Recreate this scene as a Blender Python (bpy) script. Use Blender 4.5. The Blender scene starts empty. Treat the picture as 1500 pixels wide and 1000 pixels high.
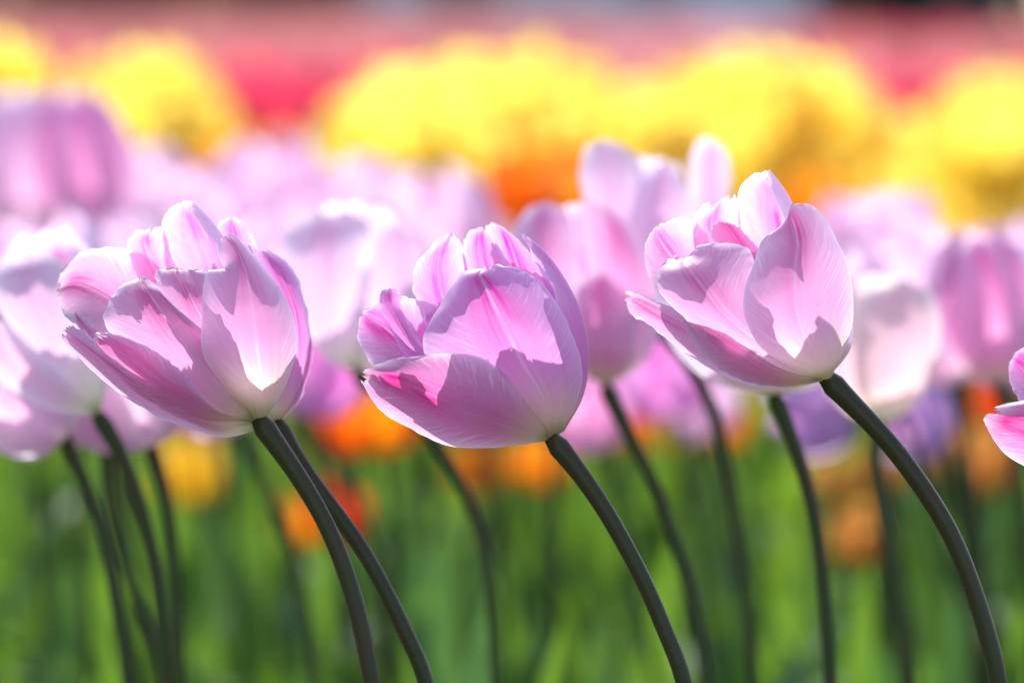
import bpy, math, random
from mathutils import Vector, Matrix, noise

random.seed(7)
C = bpy.context.scene
R = math.radians

# ------------------------------------------------------------------ camera, sky, sun
CAM_Z = 0.52
FOC = 150.0
PITCH = math.atan(495 / 6250)
D0 = 1.20                                   # distance of the sharp tulips
cd = bpy.data.cameras.new('camera')
cam = bpy.data.objects.new('camera', cd)
C.collection.objects.link(cam)
cam.location = (0, 0, CAM_Z)
cam.rotation_euler = (R(90) - PITCH, 0, 0)
cd.sensor_width = 36
cd.lens = FOC
cd.clip_start = 0.05
cd.clip_end = 500
cd.dof.use_dof = True
cd.dof.focus_distance = D0 - 0.012
cd.dof.aperture_fstop = 7.0
C.camera = cam
CM = cam.rotation_euler.to_matrix()

SUN_EL, SUN_AZ = 43, -16                    # azimuth from +Y, negative is to the left
w = bpy.data.worlds.new('World'); C.world = w; w.use_nodes = True
nt = w.node_tree; nt.nodes.clear()
sky = nt.nodes.new('ShaderNodeTexSky'); sky.sky_type = 'NISHITA'; sky.sun_disc = False
sky.sun_elevation = R(SUN_EL); sky.sun_rotation = R(SUN_AZ)
bg = nt.nodes.new('ShaderNodeBackground'); bg.inputs[1].default_value = 0.15
out = nt.nodes.new('ShaderNodeOutputWorld')
nt.links.new(sky.outputs[0], bg.inputs[0]); nt.links.new(bg.outputs[0], out.inputs[0])
sd = bpy.data.lights.new('sun', 'SUN'); sd.energy = 3.8; sd.angle = R(0.5); sd.color = (1, 0.96, 0.9)
sun = bpy.data.objects.new('sun', sd); C.collection.objects.link(sun)
sv = Vector((math.sin(R(SUN_AZ)) * math.cos(R(SUN_EL)), math.cos(R(SUN_AZ)) * math.cos(R(SUN_EL)), math.sin(R(SUN_EL))))
sun.rotation_euler = sv.to_track_quat('Z', 'Y').to_euler()
sun.location = sv * 5
C.view_settings.view_transform = 'Standard'
C.view_settings.look = 'None'
C.view_settings.exposure = 1.05
C.view_settings.gamma = 1
C.cycles.use_denoising = True
C.cycles.max_bounces = 16
C.cycles.transmission_bounces = 12
C.cycles.transparent_max_bounces = 8
C.cycles.diffuse_bounces = 10
C.cycles.sample_clamp_indirect = 6

# ------------------------------------------------------------------ helpers
def P(px, py, d):
    """point at distance d seen at pixel (px, py) of the 1500 x 1000 photograph"""
    return Vector(cam.location) + CM @ Vector(((px - 750) / 6250 * d, -(py - 500) / 6250 * d, -d))

def link(o):
    C.collection.objects.link(o); return o

def mesh_obj(name, verts, faces, mat, parent=None, uvs=None, org=None):
    me = bpy.data.meshes.new(name)
    if org is not None:
        verts = [v - org for v in verts]
    me.from_pydata([tuple(v) for v in verts], [], faces)
    if uvs is not None:
        uv = me.uv_layers.new(name='UVMap')
        li = [0] * len(me.loops)
        me.loops.foreach_get('vertex_index', li)
        flat = []
        for i in li:
            flat += uvs[i]
        uv.data.foreach_set('uv', flat)
    me.polygons.foreach_set('use_smooth', [True] * len(me.polygons))
    me.materials.append(mat)
    me.update()
    o = link(bpy.data.objects.new(name, me))
    if parent is not None:
        o.parent = parent
    return o

def tag(o, label=None, cat=None, group=None, kind=None):
    if label: o['label'] = label
    if cat: o['category'] = cat
    if group: o['group'] = group
    if kind: o['kind'] = kind
    return o

def cr(pts, t):
    """Catmull-Rom through pts, t in 0..1"""
    n = len(pts) - 1
    x = max(0.0, min(1.0, t)) * n
    i = min(int(x), n - 1); f = x - i
    p1 = pts[i]; p2 = pts[i + 1]
    p0 = pts[i - 1] if i > 0 else p1 * 2 - p2
    p3 = pts[i + 2] if i + 2 <= n else p2 * 2 - p1
    return 0.5 * ((2 * p1) + (p2 - p0) * f + (2 * p0 - 5 * p1 + 4 * p2 - p3) * f * f + (3 * p1 - p0 - 3 * p2 + p3) * f ** 3)

def grid_faces(nu, nv):
    f = []
    for j in range(nv):
        for i in range(nu):
            a = j * (nu + 1) + i
            f.append((a, a + 1, a + nu + 2, a + nu + 1))
    return f

def tube(pts, radii, seg=12, n=24):
    dense = [cr(pts, i / 300) for i in range(301)]       # even steps along the length
    acc = [0.0]
    for a_, b_ in zip(dense, dense[1:]): acc.append(acc[-1] + (b_ - a_).length)
    even, i = [], 0
    for k in range(n + 1):
        want = acc[-1] * k / n
        while i < 299 and acc[i + 1] < want: i += 1
        even.append(dense[i].lerp(dense[i + 1], min(1, (want - acc[i]) / max(1e-9, acc[i + 1] - acc[i]))))
    for _ in range(3):
        even = [even[0]] + [(even[q - 1] + even[q] * 2 + even[q + 1]) / 4 for q in range(1, n)] + [even[-1]]
    pts = even
    verts, faces = [], []
    prev = None
    ref = Vector((0, 1, 0.01))
    for k in range(n + 1):
        t = k / n
        p = cr(pts, t)
        q = cr(pts, min(1, t + 0.01)) - cr(pts, max(0, t - 0.01))
        q.normalize()
        a = q.cross(ref).normalized(); b = q.cross(a)
        rr = cr([Vector((x, 0, 0)) for x in radii], t).x
        for s in range(seg):
            an = 2 * math.pi * s / seg
            m = 1 + 0.035 * math.cos(3 * an + t * 4)
            verts.append(p + (a * math.cos(an) + b * math.sin(an)) * rr * m)
    for k in range(n):
        for s in range(seg):
            faces.append((k * seg + s, k * seg + (s + 1) % seg, (k + 1) * seg + (s + 1) % seg, (k + 1) * seg + s))
    faces.append(tuple(range(seg)))
    faces.append(tuple(reversed(range(n * seg, (n + 1) * seg))))
    return verts, faces

# ------------------------------------------------------------------ materials
class NT:
    def __init__(s, name):
        s.m = bpy.data.materials.new(name); s.m.use_nodes = True
        s.t = s.m.node_tree; s.t.nodes.clear()
        s.out = s.n('ShaderNodeOutputMaterial')
    def n(s, typ, **kw):
        x = s.t.nodes.new(typ)
        for k, v in kw.items(): setattr(x, k, v)
        return x
    def l(s, a, b): s.t.links.new(a, b)
    def math(s, op, a, b=None, c=None, clamp=False):
        x = s.n('ShaderNodeMath', operation=op); x.use_clamp = clamp
        for i, v in enumerate((a, b, c)):
            if v is None: continue
            if isinstance(v, (int, float)): x.inputs[i].default_value = v
            else: s.l(v, x.inputs[i])
        return x.outputs[0]
    def ramp(s, v, lo, hi, a=0.0, b=1.0):
        x = s.n('ShaderNodeMapRange', interpolation_type='SMOOTHSTEP')
        s.l(v, x.inputs[0])
        for i, q in enumerate((lo, hi, a, b)): x.inputs[i + 1].default_value = q
        return x.outputs[0]
    def mix(s, f, a, b):
        x = s.n('ShaderNodeMix', data_type='RGBA')
        if isinstance(f, (int, float)): x.inputs[0].default_value = f
        else: s.l(f, x.inputs[0])
        for i, v in ((6, a), (7, b)):
            if isinstance(v, tuple): x.inputs[i].default_value = v + (1,)
            else: s.l(v, x.inputs[i])
        return x.outputs[2]

def petal_mat(name, main, flush, edge, base, rib, trans=0.5, tsat=1.25, sheen=0.12, flush_amt=0.75, edge_amt=0.7, gloss=1.0):
    k = NT(name)
    uvn = k.n('ShaderNodeUVMap'); sp = k.n('ShaderNodeSeparateXYZ'); k.l(uvn.outputs[0], sp.inputs[0])
    u = k.math('SUBTRACT', k.math('MULTIPLY', sp.outputs[0], 2), 1)
    au = k.math('ABSOLUTE', u); v = sp.outputs[1]
    oi = k.n('ShaderNodeObjectInfo')
    # veins: run up from the base and fan out to the margin
    cv = k.n('ShaderNodeCombineXYZ')
    fan = k.math('SUBTRACT', v, k.math('MULTIPLY', k.math('POWER', au, 1.4), 0.28))
    k.l(k.math('MULTIPLY', fan, 75), cv.inputs[0]); k.l(k.math('MULTIPLY', u, 2.2), cv.inputs[1])
    k.l(k.math('MULTIPLY', oi.outputs['Random'], 50), cv.inputs[2])
    nz = k.n('ShaderNodeTexNoise'); nz.inputs['Scale'].default_value = 1.0; nz.inputs['Detail'].default_value = 4; nz.inputs['Roughness'].default_value = 0.65
    k.l(cv.outputs[0], nz.inputs['Vector'])
    cb = k.n('ShaderNodeCombineXYZ'); k.l(k.math('MULTIPLY', u, 16), cb.inputs[0]); k.l(k.math('MULTIPLY', v, 2.0), cb.inputs[1]); k.l(k.math('MULTIPLY', oi.outputs['Random'], 31), cb.inputs[2])
    nb = k.n('ShaderNodeTexNoise'); nb.inputs['Scale'].default_value = 1.0; nb.inputs['Detail'].default_value = 3
    k.l(cb.outputs[0], nb.inputs['Vector'])
    cl = k.n('ShaderNodeCombineXYZ'); k.l(k.math('MULTIPLY', u, 1.6), cl.inputs[0]); k.l(k.math('MULTIPLY', v, 2.4), cl.inputs[1]); k.l(k.math('MULTIPLY', oi.outputs['Random'], 77), cl.inputs[2])
    nl = k.n('ShaderNodeTexNoise'); nl.inputs['Scale'].default_value = 1.3; nl.inputs['Detail'].default_value = 2
    k.l(cl.outputs[0], nl.inputs['Vector'])
    # pink flush round the midrib, strongest in the upper half
    fl = k.math('MULTIPLY', k.ramp(au, 0.05, 0.62, 1, 0), k.ramp(v, 0.15, 0.8, 0.15, 1))
    fl = k.math('MULTIPLY', fl, k.ramp(nl.outputs[0], 0.3, 0.62, 0.35, 1))
    fl = k.math('MULTIPLY', fl, k.ramp(nb.outputs[0], 0.3, 0.7, 0.6, 1.25))
    fl = k.math('MULTIPLY', fl, flush_amt, clamp=True)
    col = k.mix(fl, main, flush)
    # pale margins with comb-like streaks running in
    ed = k.math('ADD', au, k.math('MULTIPLY', k.math('SUBTRACT', nz.outputs[0], 0.5), 0.5))
    e2 = k.math('ADD', v, k.math('MULTIPLY', k.math('SUBTRACT', nb.outputs[0], 0.5), 0.25))
    em = k.math('MAXIMUM', k.ramp(ed, 0.62, 1.02), k.ramp(e2, 0.86, 1.02))
    col = k.mix(k.math('MULTIPLY', em, edge_amt), col, edge)
    col = k.mix(k.math('MULTIPLY', k.math('MULTIPLY', k.ramp(nz.outputs[0], 0.5, 0.75), k.ramp(au, 0.1, 0.8)), 0.75), col, edge)
    rim = k.math('MAXIMUM', k.ramp(au, 0.95, 0.99), k.ramp(v, 0.975, 0.995))
    col = k.mix(k.math('MULTIPLY', rim, edge_amt), col, (min(1, edge[0] * 1.05), min(1, edge[1] * 1.12), min(1, edge[2] * 1.06)))
    # pale rib
    rb = k.math('MULTIPLY', k.ramp(au, 0.0, 0.055, 1, 0), k.ramp(v, 0.95, 0.7, 0.2, 1))
    col = k.mix(k.math('MULTIPLY', k.math('MULTIPLY', rb, k.ramp(nl.outputs[0], 0.35, 0.6)), 0.5), col, rib)
    # cream base
    bb = k.ramp(k.math('ADD', v, k.math('MULTIPLY', nb.outputs[0], 0.12)), 0.08, 0.36, 0.95, 0)
    col = k.mix(bb, col, base)
    col = k.mix(k.ramp(k.math('ADD', v, k.math('MULTIPLY', nb.outputs[0], 0.05)), 0.035, 0.11, 0.75, 0), col, (0.34, 0.38, 0.13))
    fk = k.n('ShaderNodeTexNoise'); fk.inputs['Scale'].default_value = 9; fk.inputs['Detail'].default_value = 5; fk.inputs['Roughness'].default_value = 0.7
    k.l(cl.outputs[0], fk.inputs['Vector'])
    col = k.mix(k.ramp(fk.outputs[0], 0.735, 0.77, 0, 0.55), col, (0.42, 0.12, 0.25))
    tipm = k.math('MULTIPLY', k.ramp(v, 0.965, 1.0), k.ramp(nl.outputs[0], 0.45, 0.55))
    col = k.mix(k.math('MULTIPLY', tipm, 0.7), col, (0.42, 0.20, 0.10))
    hv = k.n('ShaderNodeHueSaturation'); k.l(col, hv.inputs['Color'])
    k.l(k.math('ADD', 0.97, k.math('MULTIPLY', oi.outputs['Random'], 0.06)), hv.inputs['Value'])
    col = hv.outputs[0]
    ht = k.n('ShaderNodeHueSaturation'); k.l(col, ht.inputs['Color']); ht.inputs['Saturation'].default_value = tsat; ht.inputs['Value'].default_value = 1.0
    bp = k.n('ShaderNodeBump'); bp.inputs['Strength'].default_value = 0.25; bp.inputs['Distance'].default_value = 0.0006
    k.l(k.math('ADD', nz.outputs[0], k.math('MULTIPLY', rb, 0.8)), bp.inputs['Height'])
    df = k.n('ShaderNodeBsdfDiffuse'); k.l(col, df.inputs[0]); k.l(bp.outputs[0], df.inputs['Normal'])
    tr = k.n('ShaderNodeBsdfTranslucent'); k.l(ht.outputs[0], tr.inputs[0]); k.l(bp.outputs[0], tr.inputs['Normal'])
    m1 = k.n('ShaderNodeMixShader'); m1.inputs[0].default_value = trans
    k.l(df.outputs[0], m1.inputs[1]); k.l(tr.outputs[0], m1.inputs[2])
    gl = k.n('ShaderNodeBsdfGlossy'); gl.inputs['Roughness'].default_value = 0.5; gl.inputs[0].default_value = (0.9, 0.92, 1, 1); k.l(bp.outputs[0], gl.inputs['Normal'])
    fr = k.n('ShaderNodeFresnel'); fr.inputs[0].default_value = 1.4; k.l(bp.outputs[0], fr.inputs['Normal'])
    m2 = k.n('ShaderNodeMixShader'); k.l(k.math('ADD', k.math('MULTIPLY', fr.outputs[0], 0.35 * gloss), sheen * 0.3 * gloss), m2.inputs[0])
    k.l(m1.outputs[0], m2.inputs[1]); k.l(gl.outputs[0], m2.inputs[2])
    k.l(m2.outputs[0], k.out.inputs[0])
    return k.m

M = {}
M['lilac'] = petal_mat('lilac_petal', (0.73, 0.40, 0.68), (0.66, 0.13, 0.40), (0.85, 0.70, 0.87), (0.80, 0.72, 0.52), (0.86, 0.68, 0.85), trans=0.66, flush_amt=0.95, edge_amt=0.6)
M['pink'] = petal_mat('pink_petal', (0.78, 0.46, 0.66), (0.71, 0.19, 0.42), (0.87, 0.74, 0.87), (0.82, 0.75, 0.55), (0.88, 0.72, 0.86), trans=0.66, flush_amt=0.9, edge_amt=0.6)
M['blush'] = petal_mat('blush_petal', (0.72, 0.34, 0.56), (0.68, 0.11, 0.33), (0.86, 0.72, 0.86), (0.82, 0.75, 0.55), (0.80, 0.45, 0.66), trans=0.64, flush_amt=1.05, edge_amt=0.65)
M['pale'] = petal_mat('pale_petal', (0.80, 0.60, 0.75), (0.76, 0.34, 0.56), (0.88, 0.81, 0.88), (0.82, 0.80, 0.60), (0.88, 0.78, 0.86), trans=0.62, flush_amt=0.65, gloss=0.7)
M['cream'] = petal_mat('cream_petal', (0.84, 0.61, 0.66), (0.80, 0.42, 0.54), (0.88, 0.80, 0.78), (0.82, 0.78, 0.58), (0.88, 0.80, 0.82), trans=0.56, flush_amt=0.5, gloss=0.6)
M['rust'] = petal_mat('rust_petal', (0.60, 0.26, 0.05), (0.55, 0.16, 0.03), (0.65, 0.34, 0.08), (0.5, 0.4, 0.1), (0.6, 0.3, 0.05), tsat=1.0, trans=0.5, gloss=0.4)
M['gold'] = petal_mat('gold_petal', (0.88, 0.56, 0.04), (0.86, 0.42, 0.03), (0.90, 0.70, 0.10), (0.7, 0.7, 0.1), (0.9, 0.6, 0.1), tsat=1.05, trans=0.5)
M['violet'] = petal_mat('violet_petal', (0.66, 0.42, 0.70), (0.66, 0.32, 0.60), (0.50, 0.36, 0.66), (0.4, 0.3, 0.45), (0.6, 0.4, 0.7), gloss=0.3)
M['soft'] = petal_mat('soft_lilac_petal', (0.84, 0.60, 0.76), (0.78, 0.36, 0.60), (0.90, 0.84, 0.90), (0.84, 0.78, 0.66), (0.90, 0.80, 0.88), trans=0.56, gloss=0.6)
M['yellow'] = petal_mat('yellow_petal', (0.98, 0.79, 0.12), (0.97, 0.66, 0.08), (0.98, 0.86, 0.28), (0.97, 0.66, 0.10), (0.96, 0.80, 0.2), tsat=1.0, trans=0.7, gloss=0.5)
M['amber'] = petal_mat('amber_petal', (0.95, 0.38, 0.03), (0.92, 0.24, 0.02), (0.95, 0.54, 0.08), (0.9, 0.6, 0.1), (0.92, 0.4, 0.05), tsat=1.05, trans=0.58, gloss=0.4)
M['orange'] = petal_mat('orange_petal', (0.92, 0.24, 0.02), (0.88, 0.12, 0.02), (0.93, 0.38, 0.05), (0.9, 0.6, 0.1), (0.9, 0.25, 0.05), tsat=1.1, trans=0.58, gloss=0.4)
M['scarlet'] = petal_mat('scarlet_petal', (0.86, 0.10, 0.03), (0.80, 0.06, 0.03), (0.90, 0.22, 0.08), (0.9, 0.5, 0.1), (0.8, 0.1, 0.05), tsat=1.1, gloss=0.4)
M['rose'] = petal_mat('rose_petal', (0.86, 0.10, 0.18), (0.82, 0.05, 0.12), (0.90, 0.24, 0.30), (0.85, 0.25, 0.25), (0.85, 0.15, 0.25), tsat=1.05, gloss=0.3)
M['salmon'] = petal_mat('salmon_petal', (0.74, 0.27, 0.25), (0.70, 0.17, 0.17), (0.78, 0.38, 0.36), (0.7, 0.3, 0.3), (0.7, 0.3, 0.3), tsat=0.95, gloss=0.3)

def green_mat(name, c1, c2, scale, trans, rough, tc=None, spec=0.5, streak=12):
    k = NT(name)
    g = k.n('ShaderNodeTexCoord'); mp = k.n('ShaderNodeMapping'); mp.inputs['Scale'].default_value = (streak, streak, 1)
    k.l(g.outputs['Object'], mp.inputs[0])
    nz = k.n('ShaderNodeTexNoise'); nz.inputs['Scale'].default_value = scale; nz.inputs['Detail'].default_value = 4
    k.l(mp.outputs[0], nz.inputs['Vector'])
    n2 = k.n('ShaderNodeTexNoise'); n2.inputs['Scale'].default_value = 5; k.l(g.outputs['Object'], n2.inputs['Vector'])
    f = k.ramp(k.math('ADD', k.math('MULTIPLY', nz.outputs[0], 0.6), k.math('MULTIPLY', n2.outputs[0], 0.4)), 0.38, 0.62)
    col = k.mix(f, c1, c2)
    bp = k.n('ShaderNodeBump'); bp.inputs['Strength'].default_value = 0.2; bp.inputs['Distance'].default_value = 0.0004; k.l(nz.outputs[0], bp.inputs['Height'])
    pb = k.n('ShaderNodeBsdfPrincipled'); k.l(col, pb.inputs['Base Color']); pb.inputs['Roughness'].default_value = rough
    pb.inputs['Specular IOR Level'].default_value = spec
    k.l(bp.outputs[0], pb.inputs['Normal'])
    if trans > 0:
        tr = k.n('ShaderNodeBsdfTranslucent'); tr.inputs[0].default_value = tc + (1,)
        mx = k.n('ShaderNodeMixShader'); mx.inputs[0].default_value = trans
        k.l(pb.outputs[0], mx.inputs[1]); k.l(tr.outputs[0], mx.inputs[2]); k.l(mx.outputs[0], k.out.inputs[0])
    else:
        k.l(pb.outputs[0], k.out.inputs[0])
    return k.m

M['stem'] = green_mat('tulip_stem', (0.034, 0.042, 0.009), (0.055, 0.032, 0.014), 60, 0, 0.42, spec=0.28, streak=8)
M['stem_mid'] = green_mat('mid_stem', (0.035, 0.060, 0.012), (0.060, 0.045, 0.016), 50, 0, 0.5, spec=0.2, streak=8)
M['stem_soft'] = green_mat('green_stem', (0.045, 0.085, 0.02), (0.05, 0.06, 0.02), 30, 0.0, 0.55, streak=6)
M['leaf'] = green_mat('tulip_leaf', (0.055, 0.13, 0.035), (0.085, 0.17, 0.025), 14, 0.45, 0.65, (0.14, 0.28, 0.022), spec=0.25, streak=6)
M['leaf_blue'] = green_mat('bluish_leaf', (0.06, 0.12, 0.075), (0.09, 0.16, 0.07), 14, 0.35, 0.6, (0.11, 0.26, 0.04), spec=0.3, streak=6)
M['leaf_lime'] = green_mat('lime_leaf', (0.08, 0.16, 0.03), (0.11, 0.19, 0.03), 14, 0.5, 0.55, (0.18, 0.32, 0.02), spec=0.25, streak=6)
M['crown'] = green_mat('crown_leaves', (0.035, 0.085, 0.065), (0.05, 0.11, 0.075), 3, 0.15, 0.5, (0.03, 0.09, 0.03), streak=1)
M['bark'] = green_mat('bark', (0.05, 0.04, 0.03), (0.10, 0.08, 0.06), 8, 0, 0.8, streak=6)
M['soil'] = green_mat('soil', (0.05, 0.04, 0.025), (0.07, 0.085, 0.03), 4, 0, 0.9, spec=0.2, streak=1)
M['wall'] = green_mat('pale_wall', (0.46, 0.56, 0.58), (0.52, 0.62, 0.64), 2, 0, 0.7, streak=1)
M['roof'] = green_mat('grey_roof', (0.20, 0.22, 0.24), (0.26, 0.28, 0.30), 3, 0, 0.7, streak=1)
M['glass'] = green_mat('dark_glass', (0.08, 0.12, 0.14), (0.10, 0.14, 0.16), 3, 0, 0.15, streak=1)

# ------------------------------------------------------------------ ground
mesh_obj('ground', [Vector(v) for v in ((-150, -20, 0), (150, -20, 0), (150, 400, 0), (-150, 400, 0))], [(0, 1, 2, 3)], M['soil'])['kind'] = 'structure'

# ------------------------------------------------------------------ petals traced for the sharp tulips
def shaped_petal(curves, mat, parent, org, dx=0, dy=0, seed=0, frill=3.8, nu=36, nv=60, groove=2.0, dist=D0):
    rows = [[Vector((x + dx, y + dy, t)) for x, y, t in c] for c in curves]
    n = len(rows)
    V, UV = [], []
    for j in range(nv + 1):
        for i in range(nu + 1):
            u = i / nu
            v = j / nv
            # uneven, slightly torn upper margin
            v *= 1 - 0.07 * v * v * (frill / 2.6) * max(0, noise.noise(Vector((u * 5.5, seed * 1.7, 3.3))) + 0.75 * noise.noise(Vector((u * 21, seed, 8.8))) + 0.1)
            pts = [cr(c, v) for c in rows]
            # quadratic (or cubic) across the petal
            if n == 3:
                a, b, c = pts
                q = a * (2 * (u - .5) * (u - 1)) + b * (4 * u * (1 - u)) + c * (2 * u * (u - .5))
            else:
                q = cr(pts, u)
            s = 2 * u - 1
            env = min(1, v * 2.2)
            # long soft folds, a groove over the rib and a ruffled margin
            q.z += 2.6 * env * noise.noise(Vector((s * 1.6, v * 2.4, seed * 3.1))) * 2
            q.z -= groove * env * math.exp(-(s / 0.10) ** 2)
            m = max(0, abs(s) - 0.72) / 0.28
            tipm = max(0, v - 0.9) / 0.1
            e = max(m * m, tipm * tipm * 0.6) * env
            q.z += frill * 1.9 * e * noise.noise(Vector((v * 9 + seed, s * 3, 1.3)))
            q.x += frill * 0.8 * e * noise.noise(Vector((v * 16, seed + s, 4.7)))
            q.y += frill * 1.1 * e * noise.noise(Vector((v * 19, seed - s, 9.1)))
            d = dist - q.z * dist / 6250
            V.append(P(q.x, q.y, d)); UV.append((u, j / nv))
    o = mesh_obj('petal', V, grid_faces(nu, nv), mat, parent, UV, org)
    return o

def ground_pts(pts_px, d, straight=0.5):
    """a traced stem from flower base to frame bottom, carried on down to the ground"""
    P3 = [P(x, y, d) for x, y in pts_px]
    a, b = P3[-2], P3[-1]
    sl = (b.x - a.x) / max(1e-4, (a.z - b.z))
    z0 = b.z; x = b.x
    for k in range(1, 7):
        f = k / 6
        P3.append(Vector((x + sl * z0 * (f - f * f * 0.5) * 0.55, b.y, z0 * (1 - f))))
    return P3

def leaf_geo(base, az, length, width, lean, rng, nu=4, nv=14):
    V = []
    dirv = Vector((math.cos(az), math.sin(az), 0)); side = Vector((-dirv.y, dirv.x, 0))
    tw = rng.uniform(-0.7, 0.7)
    ph = rng.uniform(0, 6)
    for j in range(nv + 1):
        v = j / nv
        h = length * v * (1 - 0.12 * lean * v)
        o = length * lean * (0.15 * v + 0.45 * v ** 2.2)
        c = base + dirv * (0.006 + o) + Vector((0, 0, h - 0.35 * length * lean * v ** 4))
        wd = width * (math.sin(math.pi * min(1, 0.12 + 0.88 * v)) ** 0.7) * (1 - 0.35 * v)
        if v == 1: wd = 0.0004
        sa = side * math.cos(tw * v) + dirv * math.sin(tw * v)
        na = sa.cross(Vector((0, 0, 1)))
        for i in range(nu + 1):
            s = 2 * i / nu - 1
            V.append(c + sa * wd * 0.5 * s - na * (0.25 * wd * (1 - s * s)) * (1 - v) + na * 0.003 * math.sin(v * 14 + ph) * s)
    return V, grid_faces(nu, nv)

def add_leaves(t, org, rng, n=2, hi=0.26, mats=('leaf', 'leaf_blue'), az0=None):
    for k in range(n):
        az = (rng.uniform(0, 6.28) if az0 is None else az0) + k * 2.6
        V, F = leaf_geo(org.copy(), az, hi * rng.uniform(0.8, 1.08), rng.uniform(0.028, 0.045), rng.uniform(0.15, 0.7), rng)
        mesh_obj('leaf', V, F, M[rng.choice(mats)], t, None, org)

def new_tulip(org, label, group=None):
    t = link(bpy.data.objects.new('tulip', None))
    t.location = org
    t.empty_display_size = 0.02
    return tag(t, label, 'tulip', group)

def stem_mesh(t, pts, r0, r1, org, mat, seg=14, n=110):
    rad = []
    for k in range(121):
        q = k / 120 * 0.45                                   # metres below the flower
        x = r0 + (r1 - r0) * k / 120
        x *= 1 + 0.45 * math.exp(-q / 0.012) + 0.05 * noise.noise(Vector((q * 30, r0 * 9e4, org.x * 20)))
        rad.append(x * min(1, 0.62 + q / 0.006))
    V, F = tube(pts, rad, seg, n)
    mesh_obj('stem', V, F, mat, t, None, org)

SHARP = 'sharp lilac tulips of the front row'
def hero(label, petals, stem_px, d_stem, mat, dx=0, dy=0, seed=0, r=0.0021, group=SHARP):
    pts = ground_pts([(x + dx, y + dy) for x, y in stem_px], d_stem)
    org = pts[-1].copy(); org.z = 0
    t = new_tulip(org, label, group)
    stem_mesh(t, pts, r, r * 1.12, org, M['stem'])
    rng = random.Random(seed)
    for k, pt in enumerate(petals):
        fr = 3.8; ex = 0; nm = mat
        if isinstance(pt, dict):
            fr = pt.get('frill', 3.8); ex = pt.get('dx', 0); nm = pt.get('mat', mat); pt = pt['c']
        shaped_petal(pt, M[nm], t, org, dx + ex, dy, seed * 7.7 + k * 2.3, fr)
    add_leaves(t, org, rng, 3, 0.25)
    return t

MID = [
 # lower front petal
 dict(c=[[(805,645,0),(740,654,10),(671,655,25),(622,638,35),(560,603,40),(530,560,42)],
  [(805,645,0),(752,622,60),(690,600,95),(640,580,108),(585,558,95),(531,545,58)],
  [(805,643,0),(778,590,60),(745,548,92),(690,520,112),(625,519,110),(553,530,65)]], frill=2.4, mat='blush'),
 # large front petal
 [[(805,640,0),(735,610,20),(660,570,35),(621,519,35),(628,475,40),(655,430,52),(675,401,62),(700,393,78)],
  [(812,640,0),(797,585,78),(768,535,110),(745,490,121),(725,450,118),(712,422,110),(703,403,98),(712,391,86)],
  [(820,636,0),(845,590,20),(853,545,32),(843,500,42),(822,455,50),(795,415,60),(760,394,70),(724,388,80)]],
 # right outer petal
 [[(815,636,0),(800,590,5),(805,530,25),(812,470,32),(812,425,36),(797,392,28),(781,370,18),(760,338,10)],
  [(826,632,0),(852,585,-5),(862,540,-5),(861,495,-5),(849,450,-5),(824,402,-4),(796,366,0),(763,339,4)],
  [(815,636,-10),(820,590,-60),(820,530,-85),(815,480,-90),(805,440,-85),(795,405,-70),(780,375,-45),(764,345,-6)]],
 # back petals
 [[(805,635,-5),(740,560,-60),(700,480,-80),(683,420,-70),(678,370,-55),(686,340,-42),(702,333,-38)],
  [(808,635,-8),(765,560,-80),(735,480,-95),(718,420,-85),(706,380,-65),(703,350,-50),(707,334,-40)],
  [(810,635,-8),(790,560,-60),(775,480,-70),(762,430,-60),(750,395,-50),(730,360,-40),(714,338,-38)]],
 [[(812,635,-10),(765,560,-90),(740,470,-110),(728,410,-100),(715,360,-85),(712,335,-70),(719,325,-62)],
  [(812,635,-12),(790,560,-100),(775,480,-120),(765,420,-110),(753,375,-95),(740,345,-80),(724,325,-65)],
  [(815,635,-8),(825,570,-50),(830,500,-60),(818,440,-55),(795,390,-60),(768,360,-65),(738,331,-66)]],
 [[(800,635,-10),(720,590,-60),(660,520,-80),(625,460,-80),(606,425,-70),(613,383,-65),(640,352,-60)],
  [(802,635,-10),(740,575,-90),(690,505,-115),(655,450,-115),(642,405,-100),(645,370,-80),(660,341,-62)],
  [(805,635,-10),(760,560,-80),(715,490,-95),(690,430,-95),(680,390,-85),(676,358,-70),(664,340,-60)]],
 # left petal and the one curled inside it
 dict(c=[[(800,640,10),(720,610,20),(650,580,30),(590,560,30),(546,533,25),(526,500,10),(524,475,0)],
  [(800,638,0),(720,590,-20),(650,550,-30),(600,510,-38),(565,480,-34),(542,464,-22),(530,460,-8)],
  [(800,636,-10),(730,570,-60),(680,510,-70),(650,455,-70),(610,437,-50),(575,436,-30),(542,448,-12)]], side=1),
 dict(c=[[(720,600,5),(640,560,5),(590,515,5),(570,480,5),(558,450,0),(557,428,-5),(567,421,-8)],
  [(725,598,12),(655,550,28),(610,510,34),(588,480,29),(572,452,18),(568,432,6),(572,421,-5)],
  [(730,595,0),(670,545,0),(625,508,-2),(605,477,-8),(590,455,-12),(589,435,-12),(578,422,-8)]], side=1, frill=3.2),
]
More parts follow.
